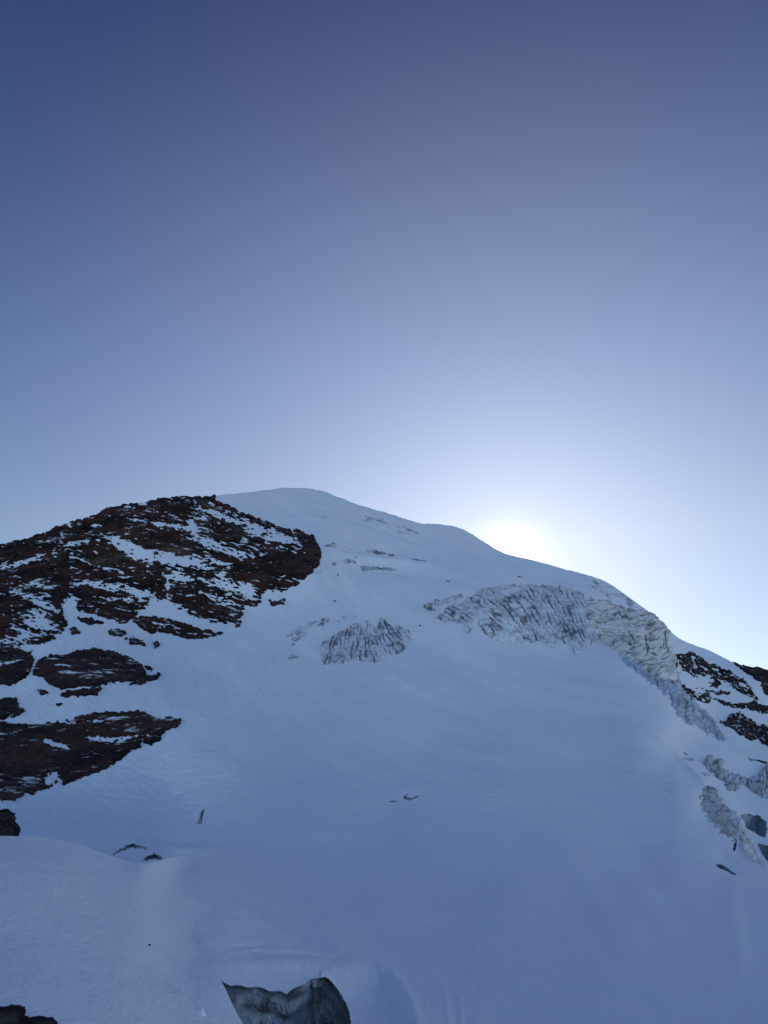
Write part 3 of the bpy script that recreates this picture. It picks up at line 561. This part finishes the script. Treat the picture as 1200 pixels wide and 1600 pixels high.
ICE = [
 ([(500,1010),(512,1000),(528,992),(540,984),(547,980),(560,975),(573,969),(581,976),(589,984),(592,972),(595,965),(605,971),(611,979),(616,983),(621,977),(634,985),(645,992),(643,999),(629,1001),(633,1011),(626,1018),(613,1023),(606,1022),(597,1029),(588,1036),(579,1037),(570,1034),(560,1033),(548,1030),(540,1034),(528,1036),(518,1034),(512,1040),(504,1032),(502,1020)],
   dict(H=3.2, ang=([500,550,590,620,650],[110,95,75,58,50]), per=6.0, seed=1., dirt_shade=.6, blocky=1.3, stripes=1.8, darks=[(600,975,10,14,20,.5),(560,1015,40,3,-8,.6),(585,1000,6,22,25,.5),(625,1005,14,10,0,.5),(512,1025,8,12,0,.4)]), M_ICE, 'isolated fan of crumpled grey ice left of the widest ice cliff'),
 ([(448,992),(462,984),(475,978),(494,972),(513,967),(514,974),(507,981),(492,990),(476,992),(462,1000),(456,1010),(454,1002),(460,994)], dict(H=.5, ang=-35, per=4, seed=2., dirt_shade=.8, stripes=.9, patchy=.1), M_ICE, 'faint dirty ice smear left of the crumpled ice fan'),
 ([(527,970),(538,963),(555,961),(553,964),(540,968),(530,972)], dict(H=1.0, ang=-15, per=4, seed=3., dirt_shade=.8, stripes=.8), M_ICE, 'thin grey ice sliver above the crumpled ice fan'),
 ([(446,1029),(456,1025),(466,1024),(464,1029),(452,1032)], dict(H=.9, ang=-15, per=4, seed=4., dirt_shade=.7, stripes=.8), M_ICE, 'tiny grey ice fleck below the faint dirty ice smear'),
 ([(662,947),(670,940),(681,937),(692,939),(706,931),(720,927),(722,930),(712,937),(694,945),(682,949),(671,956),(664,953)], dict(H=1.8, ang=70, per=4.5, seed=5., dirt_shade=.6, stripes=1.5), M_ICE, 'small grey ice step just left of the widest ice cliff'),
 ([(683,967),(695,955),(709,945),(726,936),(741,928),(755,921),(768,918),(790,922),(800,926),(813,921),(840,917),(862,918),(884,922),(912,936),(922,948),(918,963),(925,980),(934,994),(924,1008),(912,1018),(900,1024),(894,1020),(889,1008),(876,1000),(860,1004),(845,1000),(831,1002),(812,1000),(795,1004),(772,1003),(762,996),(752,984),(748,976),(738,980),(734,988),(727,987),(725,976),(712,972),(700,974),(690,970)],
   dict(H=4.4, ang=([680,740,780,840,900,940],[38,42,46,58,62,66]), per=6.5, seed=6., dirt_shade=.55, blocky=1.2, stripes=2.0, edgew=8, darks=[(748,945,8,14,10,.6),(806,938,9,7,0,.9),(860,935,20,8,-10,.6),(790,963,28,4,4,.5),(880,985,16,8,25,.7),(830,985,40,5,40,.4),(905,1010,12,5,40,.4)]), M_ICE, 'widest striped grey ice cliff across the middle of the face'),
 ([(905,952),(920,944),(948,940),(960,946),(975,950),(1000,955),(1020,958),(1032,968),(1042,980),(1046,995),(1048,1010),(1056,1026),(1062,1040),(1062,1064),(1045,1066),(1030,1064),(1011,1055),(992,1038),(975,1026),(950,1010),(930,997),(920,980)],
   dict(H=5.0, ang=([900,980,1000,1060],[9,6,-12,-10]), per=8, warp=.5, seed=7., dirt_shade=.5, blocky=1.6, stripes=1.3, edgew=8, cracks=[(1006,996,1008,1022,1.3),(1036,991,1040,1020,.9),(1034,1000,1035,1018,.6),(1051,1025,1055,1045,1.0),(940,991,977,996,.9),(994,982,1020,976,.7),(980,990,990,1010,.8)], darks=[(970,957,14,5,10,.6),(985,1008,5,22,-15,.5)]), M_ICEW, 'tall cream layered ice cliff below the right skyline'),
 ([(968,1024),(985,1036),(1011,1053),(1035,1066),(1062,1063),(1066,1078),(1078,1094),(1094,1108),(1106,1116),(1112,1128),(1128,1150),(1134,1156),(1112,1148),(1092,1136),(1074,1128),(1060,1116),(1051,1098),(1038,1084),(1020,1069),(1000,1054),(984,1044)],
   dict(H=3.6, ang=72, per=8, seed=8., dirt_shade=.5, blocky=1.4, stripes=1.4, edgew=5), M_ICEB, 'blue grey ice strip falling steeply from the cream ice cliff'),
 ([(752,919),(790,915),(820,913),(858,917),(898,926),(935,940),(932,943),(895,931),(855,921),(815,918),(780,920)], dict(H=1.2, ang=8, per=5, seed=9., dirt_shade=.9, stripes=1.3, patchy=.5), M_ICE, 'dark broken ice line along the top of the widest ice cliff'),
 ([(900,898),(945,910),(962,921),(985,940),(1000,950),(985,948),(960,938),(938,924),(915,908)], dict(H=.7, ang=38, per=5, seed=10., dirt_shade=.55, stripes=1.0, patchy=.8), M_ICE, 'dirty scratched ice along the skyline above the cream cliff'),
 # lower right
 ([(1102,1190),(1106,1182),(1112,1184),(1118,1190),(1128,1192),(1126,1200),(1140,1206),(1155,1211),(1165,1217),(1174,1215),(1184,1222),(1192,1206),(1200,1196),(1240,1200),(1240,1262),(1200,1250),(1182,1241),(1173,1231),(1166,1225),(1158,1224),(1152,1233),(1144,1238),(1137,1236),(1134,1220),(1122,1216),(1110,1206)],
   dict(H=4.0, ang=70, per=6, seed=11., dirt_shade=.6, blocky=2.6, stripes=1.4, edgew=4), M_ICEG, 'jagged grey ice blocks in a hollow at the right edge'),
 ([(1095,1243),(1100,1234),(1108,1229),(1117,1234),(1122,1248),(1132,1262),(1142,1274),(1148,1288),(1151,1304),(1146,1312),(1137,1307),(1127,1300),(1117,1292),(1108,1282),(1104,1270),(1097,1258)],
   dict(H=1.6, ang=32, per=3.2, warp=1.1, seed=12., dirt_shade=.75, blocky=1.1, stripes=1.2, edgew=7), M_ICEG, 'dirty grey ice patch on the flank of the lower right snow rib'),
 ([(1146,1270),(1152,1276),(1158,1286),(1164,1297),(1168,1310),(1177,1322),(1188,1340),(1196,1352),(1180,1347),(1170,1340),(1160,1328),(1156,1312),(1154,1294)],
   dict(H=3.5, ang=60, per=8, seed=13., dirt_shade=.35, blocky=1.5, stripes=1.3, edgew=4), M_ICEW, 'pale ice fin standing between the dirty patch and the ice cave'),
 ([(1092,1212),(1100,1209),(1108,1213),(1102,1216)], dict(H=1.2, ang=60, per=4, seed=14., dirt_shade=.5, stripes=.8, edgew=2.5), M_ICE, 'small dirty ice fleck on the snow rib above the dirty patch'),
 ([(1069,1185),(1076,1182),(1081,1186),(1077,1190)], dict(H=1.2, ang=60, per=4, seed=15., dirt_shade=.6, stripes=.8, edgew=2.5), M_ICE, 'small dark ice spot at the top end of the right snow rib'),
 # upper face
 ([(505,852),(520,850),(545,858),(560,864),(556,866),(540,864),(520,856)], dict(H=.8, ang=15, per=4, seed=16., dirt_shade=.9, stripes=1.0, patchy=.5, edgew=2.5), M_ICE, 'thin dirty ice step right of the rock face nose'),
 ([(563,862),(580,860),(600,863),(615,868),(612,871),(595,867),(575,866)], dict(H=.9, ang=15, per=4, seed=17., dirt_shade=.9, stripes=1.0, patchy=.4, edgew=2.5), M_ICE, 'thin dirty ice step above the longest upper crevasse'),
 ([(518,880),(535,876),(556,874),(554,878),(538,882),(522,883)], dict(H=1.1, ang=15, per=4, seed=18., dirt_shade=.9, stripes=1.0, patchy=.3, edgew=2.5), M_ICE, 'short ice step left of the longest upper crevasse'),
 ([(497,896),(505,888),(512,884),(511,889),(503,896)], dict(H=1.2, ang=20, per=4, seed=19., dirt_shade=.5, stripes=1.0, edgew=2.5), M_ICE, 'small grey ice patch at the foot of the rock face nose'),
 ([(560,808),(585,810),(612,818),(648,829),(640,833),(610,828),(585,820)], dict(H=.6, ang=18, per=4, seed=20., dirt_shade=.4, stripes=1.0, patchy=.6, edgew=3), M_ICE, 'rough pale ice rubble under the summit ridge'),
 ([(492,806),(505,808),(514,812),(508,813)], dict(H=.7, ang=72, per=4, seed=21.5, dirt_shade=.4, stripes=.7, edgew=2), M_ICE, 'faint ice scratch just right of the upper rock face'),
]
for poly, kw, mt, lab in ICE:
    o = patch('ice_cliff' if kw['H'] >= 2 else 'ice_patch', poly, ice_h(**kw), mt, 0.75, smooth=False)
    if o: tag(o, lab, 'ice', 'glacier ice breaking out of the snow slope')

# ------------------------------------------------------------------ crevasses: pockets below the openings
def densify(poly, step=1.5):
    out = []
    for i in range(len(poly)):
        a = np.array(poly[i], float); b = np.array(poly[(i + 1) % len(poly)], float); n = max(1, int(np.linalg.norm(b - a) / step))
        for k in range(n): out.append(a + (b - a) * k / n)
    return np.array(out)
for idx, (nm, poly, dep, lab) in enumerate(SLITS):
    P = densify(poly); c = P.mean(0)
    if np.sum((P[:, 0] - np.roll(P[:, 0], 1)) * (P[:, 1] + np.roll(P[:, 1], 1))) < 0: pass
    d = P - c; ln = np.linalg.norm(d, axis=1)[:, None]
    P = P + d / (ln + 1e-6) * 1.2
    px, py = P[:, 0], P[:, 1]
    p, n = surf(px, py - crest(px))
    dirn = -n.mean(0) * 0.8 + np.array([0, 0.25, -0.45]); dirn /= np.linalg.norm(dirn)
    K = 10; cen = p.mean(0); rings = []
    for k in range(K + 1):
        t = k / K
        q = p + (dirn * dep * t)[None, :] + (cen - p) * (0.75 * t * t)
        q = q + (n.mean(0)[None, :]) * (-0.012 * dep if k == 0 else 0)
        jit = np.stack([perlin(q[:, 0] * 1.3 / max(dep, .5) * 2, q[:, 1] * 1.3, idx + t * 5 + 10 * j) for j in range(3)], -1) * (0.03 if idx < 2 else 0.12) * dep * math.sin(math.pi * t)
        rings.append(q + jit)
    v = np.concatenate(rings + [(cen + dirn * dep)[None, :]]); m_ = len(P); ff = []
    for k in range(K):
        for i in range(m_):
            j = (i + 1) % m_; ff.append((k * m_ + i, k * m_ + j, (k + 1) * m_ + j, (k + 1) * m_ + i))
    for i in range(m_): ff.append((K * m_ + i, K * m_ + (i + 1) % m_, (K + 1) * m_, (K + 1) * m_))
    v = np.asarray(v)
    ff4 = np.array(ff[:K * m_])
    dirt_shade = 0.25 + 0.4 * perlin(v[:, 0] * 1.5, v[:, 1] * 1.5, v[:, 2] * 1.5 + idx)
    o = link_mesh('crevasse', v, ff4, M_ICEB, None, True, {'dirt_shade': np.clip(dirt_shade, 0, 1)})
    tag(o, lab, 'crevasse', 'crevasses open in the glacier')

# the big near crevasse
lip = [p for p in BIGC[:28]]
L = np.array(lip, float)
seg = np.concatenate([[0], np.cumsum(np.linalg.norm(np.diff(L, axis=0), axis=1))])
s_ = np.linspace(-8, seg[-1] + 10, 520)
lx = np.interp(s_, seg, L[:, 0]); ly = np.interp(s_, seg, L[:, 1])
lx = lx + np.minimum(s_, 0) * 0.6 + np.maximum(s_ - seg[-1], 0) * 0.2
ly = ly + np.maximum(s_ - seg[-1], 0)
k9 = np.ones(7) / 7; ly = np.convolve(np.pad(ly, 3, mode='edge'), k9, 'valid') + 2.2 * perlin(s_ / 9.0, 3.3, 1.0) + .6 * perlin(s_ / 2.5, 8.3, 1.0); lx = np.convolve(np.pad(lx, 3, mode='edge'), k9, 'valid')
k_ = np.ones(31) / 31; pad_ = np.pad(ly, 15, mode='edge'); lsm = np.convolve(pad_, k_, 'valid')
ptop, ntop = surf(lx, ly - crest(lx))
psm, _ = surf(lx, lsm - 4.0 - crest(lx))
NV = 260; dpt = np.linspace(0, 1, NV) ** 2.3 * 8.0
Sx, Dz = np.meshgrid(np.arange(len(s_)), dpt)
X = psm[:, 0][Sx]; Yb = psm[:, 1][Sx]; Zt = psm[:, 2][Sx]
Xo = X.copy()
x_m = X; z_m = -Dz
rel = 0.19 * fbm(x_m / 0.26, z_m / .30, 31.0, 6, .62) + 0.05 * ridged(x_m / 0.16, z_m / 0.3, 33.0, 3) - .05
seam = -0.12 * np.exp(-((lx[Sx] - 484 - 1.2 * fbm(z_m / .6, 0, 2.0, 2)) / 1.8) ** 2)
right = 0.14 * sstep(lx[Sx], 485, 490) * (1 - sstep(lx[Sx], 520, 545)) + .2 * np.exp(-((lx[Sx] - 498) / 9) ** 2) * fbm(x_m / .12, z_m / .12, 40., 3)
ramp_ = 1 - np.exp(-Dz / 0.06)
Yw = Yb + 0.06 + 0.70 * (1 - np.exp(-Dz / 0.25)) - (rel + right + seam) * ramp_ + 0.38 * Dz
V = np.stack([Xo, Yw, Zt - 0.05 - Dz], -1)
dirt_shade = np.clip(0.9 * np.exp(-Dz / 0.07) + 0.22 + 1.0 * fbm(x_m / .3, z_m / 0.3, 35.0, 4), 0, 1)  # shadow line under the lip is put into the colour, over mottled dirt
big = bpy.data.objects.new('crevasse', None); C.objects.link(big); ctr = psm.mean(0); big.location = Vector(ctr) + Vector((0, 0, -8))
tag(big, 'large open crevasse with grey blue ice walls at the bottom of the snow slope', 'crevasse')
off = np.array(big.location)
link_mesh('ice_wall', V.reshape(-1, 3) - off, grid_faces(NV, len(s_)), M_ICEN, big, True, {'dirt_shade': dirt_shade.ravel()})
# near wall below the front lip, and floor
fl = np.array([(345,1530),(357,1556),(370,1583),(380,1600),(390,1620),(402,1650),(410,1657)], float)
pf, _ = surf(fl[:, 0], fl[:, 1] - crest(fl[:, 0]))
pf = np.array([np.interp(np.linspace(0, 6, 80), np.arange(7), pf[:, i]) for i in range(3)]).T
nD = 40; dd = np.linspace(0, 8, nD)
V2 = np.stack([np.stack([pf[:, 0] - 0.03 - 0.12 * d - .15 * min(d * 4, 1), pf[:, 1], pf[:, 2] - 0.04 - d], -1) for d in dd])
V2[..., 0] -= 0.12 * fbm(V2[..., 1] / 1.5, V2[..., 2] / 1.5, 3.0, 3) * np.clip(dd * 3, 0, 1)[:, None]
link_mesh('ice_wall', V2.reshape(-1, 3) - off, grid_faces(nD, 80, True), M_ICEN, big, True, {'dirt_shade': np.full(nD * 80, .3)})
z0 = -7.9 + psm[:, 2].min()
gx, gy = np.meshgrid(np.linspace(psm[:, 0].min() - 2, psm[:, 0].max() + 3, 30), np.linspace(8, 20, 40))
link_mesh('crevasse_floor', np.stack([gx, gy, z0 + fbm(gx / 2, gy / 2, 1., 3) * .6], -1).reshape(-1, 3) - off, grid_faces(40, 30, True), M_SNOW, big)

# ------------------------------------------------------------------ near rocks
def boulder(name, center, size, seed, material, label, cat='rock', group=None, sub=5, blocky=.35, rug=1.0):
    import bmesh
    bm = bmesh.new(); bmesh.ops.create_icosphere(bm, subdivisions=sub, radius=1.0)
    co = np.array([v.co[:] for v in bm.verts])
    e = 5.0; nrmv = (np.abs(co) ** e).sum(1) ** (1 / e); cb = co / nrmv[:, None]
    co2 = co * (1 - blocky) + cb * blocky
    r = 1 + 0.28 * fbm(co[:, 0] * 1.3, co[:, 1] * 1.3, co[:, 2] * 1.3 + seed, 3) + 0.10 * rug * ridged(co[:, 0] * 2.5 + seed, co[:, 1] * 2.5, co[:, 2] * 2.5, 4)
    co2 = co2 * r[:, None] * np.array(size)[None, :]
    for v, c in zip(bm.verts, co2): v.co = c
    me = bpy.data.meshes.new(name); bm.to_mesh(me); bm.free(); me.materials.append(material)
    o = bpy.data.objects.new(name, me); C.objects.link(o); o.location = center
    return tag(o, label, cat, group)
def at(px, py, Y):
    u, v = ray(px, py); return np.array([u * Y, Y, v * Y])
# crag behind the near bank at the left edge
c = at(-88, 1322, 46); boulder('rock_outcrop', c, (2.7, 2.0, 2.6), 4.2, M_ROCKN, 'near black crag poking up behind the snow bank edge at left', blocky=.25, rug=2.4, sub=6)
def on_bank(px, py):
    p, n = bank_surf(np.array([float(px)]), np.array([float(py)]) - bedge(np.array([float(px)]))); return p[0]
boulder('rock', on_bank(4, 1605), (0.11, 0.09, 0.085), 1.2, M_ROCKN, 'blocky dark rock in the bottom left corner of the snow bank', blocky=.8)
boulder('rock', on_bank(58, 1612), (0.10, 0.08, 0.042), 7.7, M_ROCKN, 'low flat dark rock beside the blocky one at bottom left', blocky=.6)
for px, py, s, lab in [(656, 978.5, 1.6, 'black stone on snow between the ice fan and the widest ice cliff'), (528, 897.5, 1.4, 'black stone on the snow below the ice steps of the upper face'), (523, 939, 1.6, 'black stone on open snow above the crumpled ice fan')]:
    p, n = surf(np.array([px]), np.array([py]) - crest(np.array([px], float)))
    k = p[0, 1] / F0; boulder('stone', p[0] + n[0] * .3 * k, (s * k, s * k, s * .7 * k), px, M_ROCK2, lab, 'stone', sub=3)
p, n = bank_surf(np.array([231.5]), np.array([1479.0]) - bedge(np.array([231.5]))); boulder('stone', p[0], (.018, .018, .015), 3, M_ROCKN, 'tiny dark pebble lying on the fold of the near snow bank', 'stone', sub=3)

# small broken crust at the bottom fold of the bank
p, n = bank_surf(np.array([311.0]), np.array([1583.0]) - bedge(np.array([311.0])))
boulder('snow_chunk', p[0], (.07, .07, .05), 5, M_SNOW, 'broken crust lump at the foot of the near snow bank fold', 'snow lump', sub=4)

# ------------------------------------------------------------------ skis and poles planted in the snow
def simple_mat(name, col, rough=.5):
    m, t, b = mat(name); c = mixc(t, noise(t, 8.0), tuple(x * .7 for x in col), col)
    t.links.new(c, b.inputs['Base Color']); b.inputs['Roughness'].default_value = rough; return m
M_SKI = simple_mat('black_ski', (0.012, 0.012, 0.02)); M_POLE = simple_mat('dark_pole', (0.03, 0.035, 0.05)); M_BIND = simple_mat('grey_binding', (0.10, 0.11, 0.13))
def tube(pts, rad, seg=8):
    pts = np.array(pts, float); V = []
    for i, p in enumerate(pts):
        for k in range(seg):
            a = 2 * math.pi * k / seg; V.append(p + np.array([math.cos(a) * rad[i], math.sin(a) * rad[i], 0]))
    F = [(i * seg + k, i * seg + (k + 1) % seg, (i + 1) * seg + (k + 1) % seg, (i + 1) * seg + k) for i in range(len(pts) - 1) for k in range(seg)]
    return np.array(V), np.array(F)
def boxm(c, s):
    V = np.array([[x, y, z] for x in (-1, 1) for y in (-1, 1) for z in (-1, 1)], float) * np.array(s) / 2 + np.array(c)
    F = np.array([(0, 1, 3, 2), (4, 6, 7, 5), (0, 4, 5, 1), (2, 3, 7, 6), (0, 2, 6, 4), (1, 5, 7, 3)]); return V, F
def foot(px, py):
    p, n = surf(np.array([float(px)]), np.array([float(py)]) - crest(np.array([float(px)]))); return Vector(p[0])
def lean(o, base_px, top_px):
    b = foot(*base_px); Y = b.y; t = Vector(at(top_px[0], top_px[1], Y + .1)); d = (t - b)
    from mathutils import Matrix
    z = d.normalized(); x = (Vector((1, 0.25, 0)) - z * z.dot(Vector((1, 0.25, 0)))).normalized(); y = z.cross(x)
    o.location = b; o.rotation_euler = Matrix((x, y, z)).transposed().to_euler(); return d.length
def make_ski(bp, tp, label):
    o = bpy.data.objects.new('ski', None); C.objects.link(o); Ln = lean(o, bp, tp); tag(o, label, 'ski')
    n = 24; V = []
    for i in range(n + 1):
        t = i / n; z = -0.35 + t * (Ln + .35); w = 0.052 + 0.012 * abs(2 * t - 1) ** 2; 
        if t > .93: w *= math.sqrt(max(0.02, 1 - ((t - .93) / .07) ** 2))
        y = 0.12 * max(0, (t - .88) / .12) ** 2; th = .009
        V += [(-w, y - th, z), (w, y - th, z), (w, y + th, z), (-w, y + th, z)]
    F = [(i * 4 + k, i * 4 + (k + 1) % 4, i * 4 + 4 + (k + 1) % 4, i * 4 + 4 + k) for i in range(n) for k in range(4)] + [(3, 2, 1, 0), (n * 4, n * 4 + 1, n * 4 + 2, n * 4 + 3)]
    link_mesh('ski_body', np.array(V), np.array(F), M_SKI, o, False)
    for z, s in ((Ln * .42, (.075, .06, .16)), (Ln * .60, (.07, .05, .10))):
        v, f = boxm((0, -.04, z), s); link_mesh('binding', v, f, M_BIND, o, False)
def make_pole(bp, tp, label):
    o = bpy.data.objects.new('ski_pole', None); C.objects.link(o); Ln = lean(o, bp, tp); tag(o, label, 'ski pole')
    v, f = tube([(0, 0, -.2), (0, 0, Ln * .5), (0, 0, Ln - .12)], [.012, .014, .016]); link_mesh('shaft', v, f, M_POLE, o)
    v, f = tube([(0, 0, Ln - .14), (0, 0, Ln - .10), (0, 0, Ln), (0, 0, Ln + .01)], [.018, .026, .030, .002]); link_mesh('grip', v, f, M_SKI, o)
    v, f = tube([(0, 0, .06), (0, 0, .075), (0, 0, .09)], [.004, .05, .004], 12); link_mesh('basket', v, f, M_SKI, o)
make_ski((313.6, 1286), (318.4, 1263.5), 'taller black ski planted upright in the middle left snow')
make_ski((310.4, 1286.5), (317.0, 1266.0), 'black ski crossed behind the taller one in the snow')
make_pole((307.2, 1287.5), (313.4, 1268.5), 'left leaning dark ski pole beside the planted skis')
make_pole((309.6, 1287.3), (314.2, 1271), 'dark ski pole between the leaning pole and the planted skis')
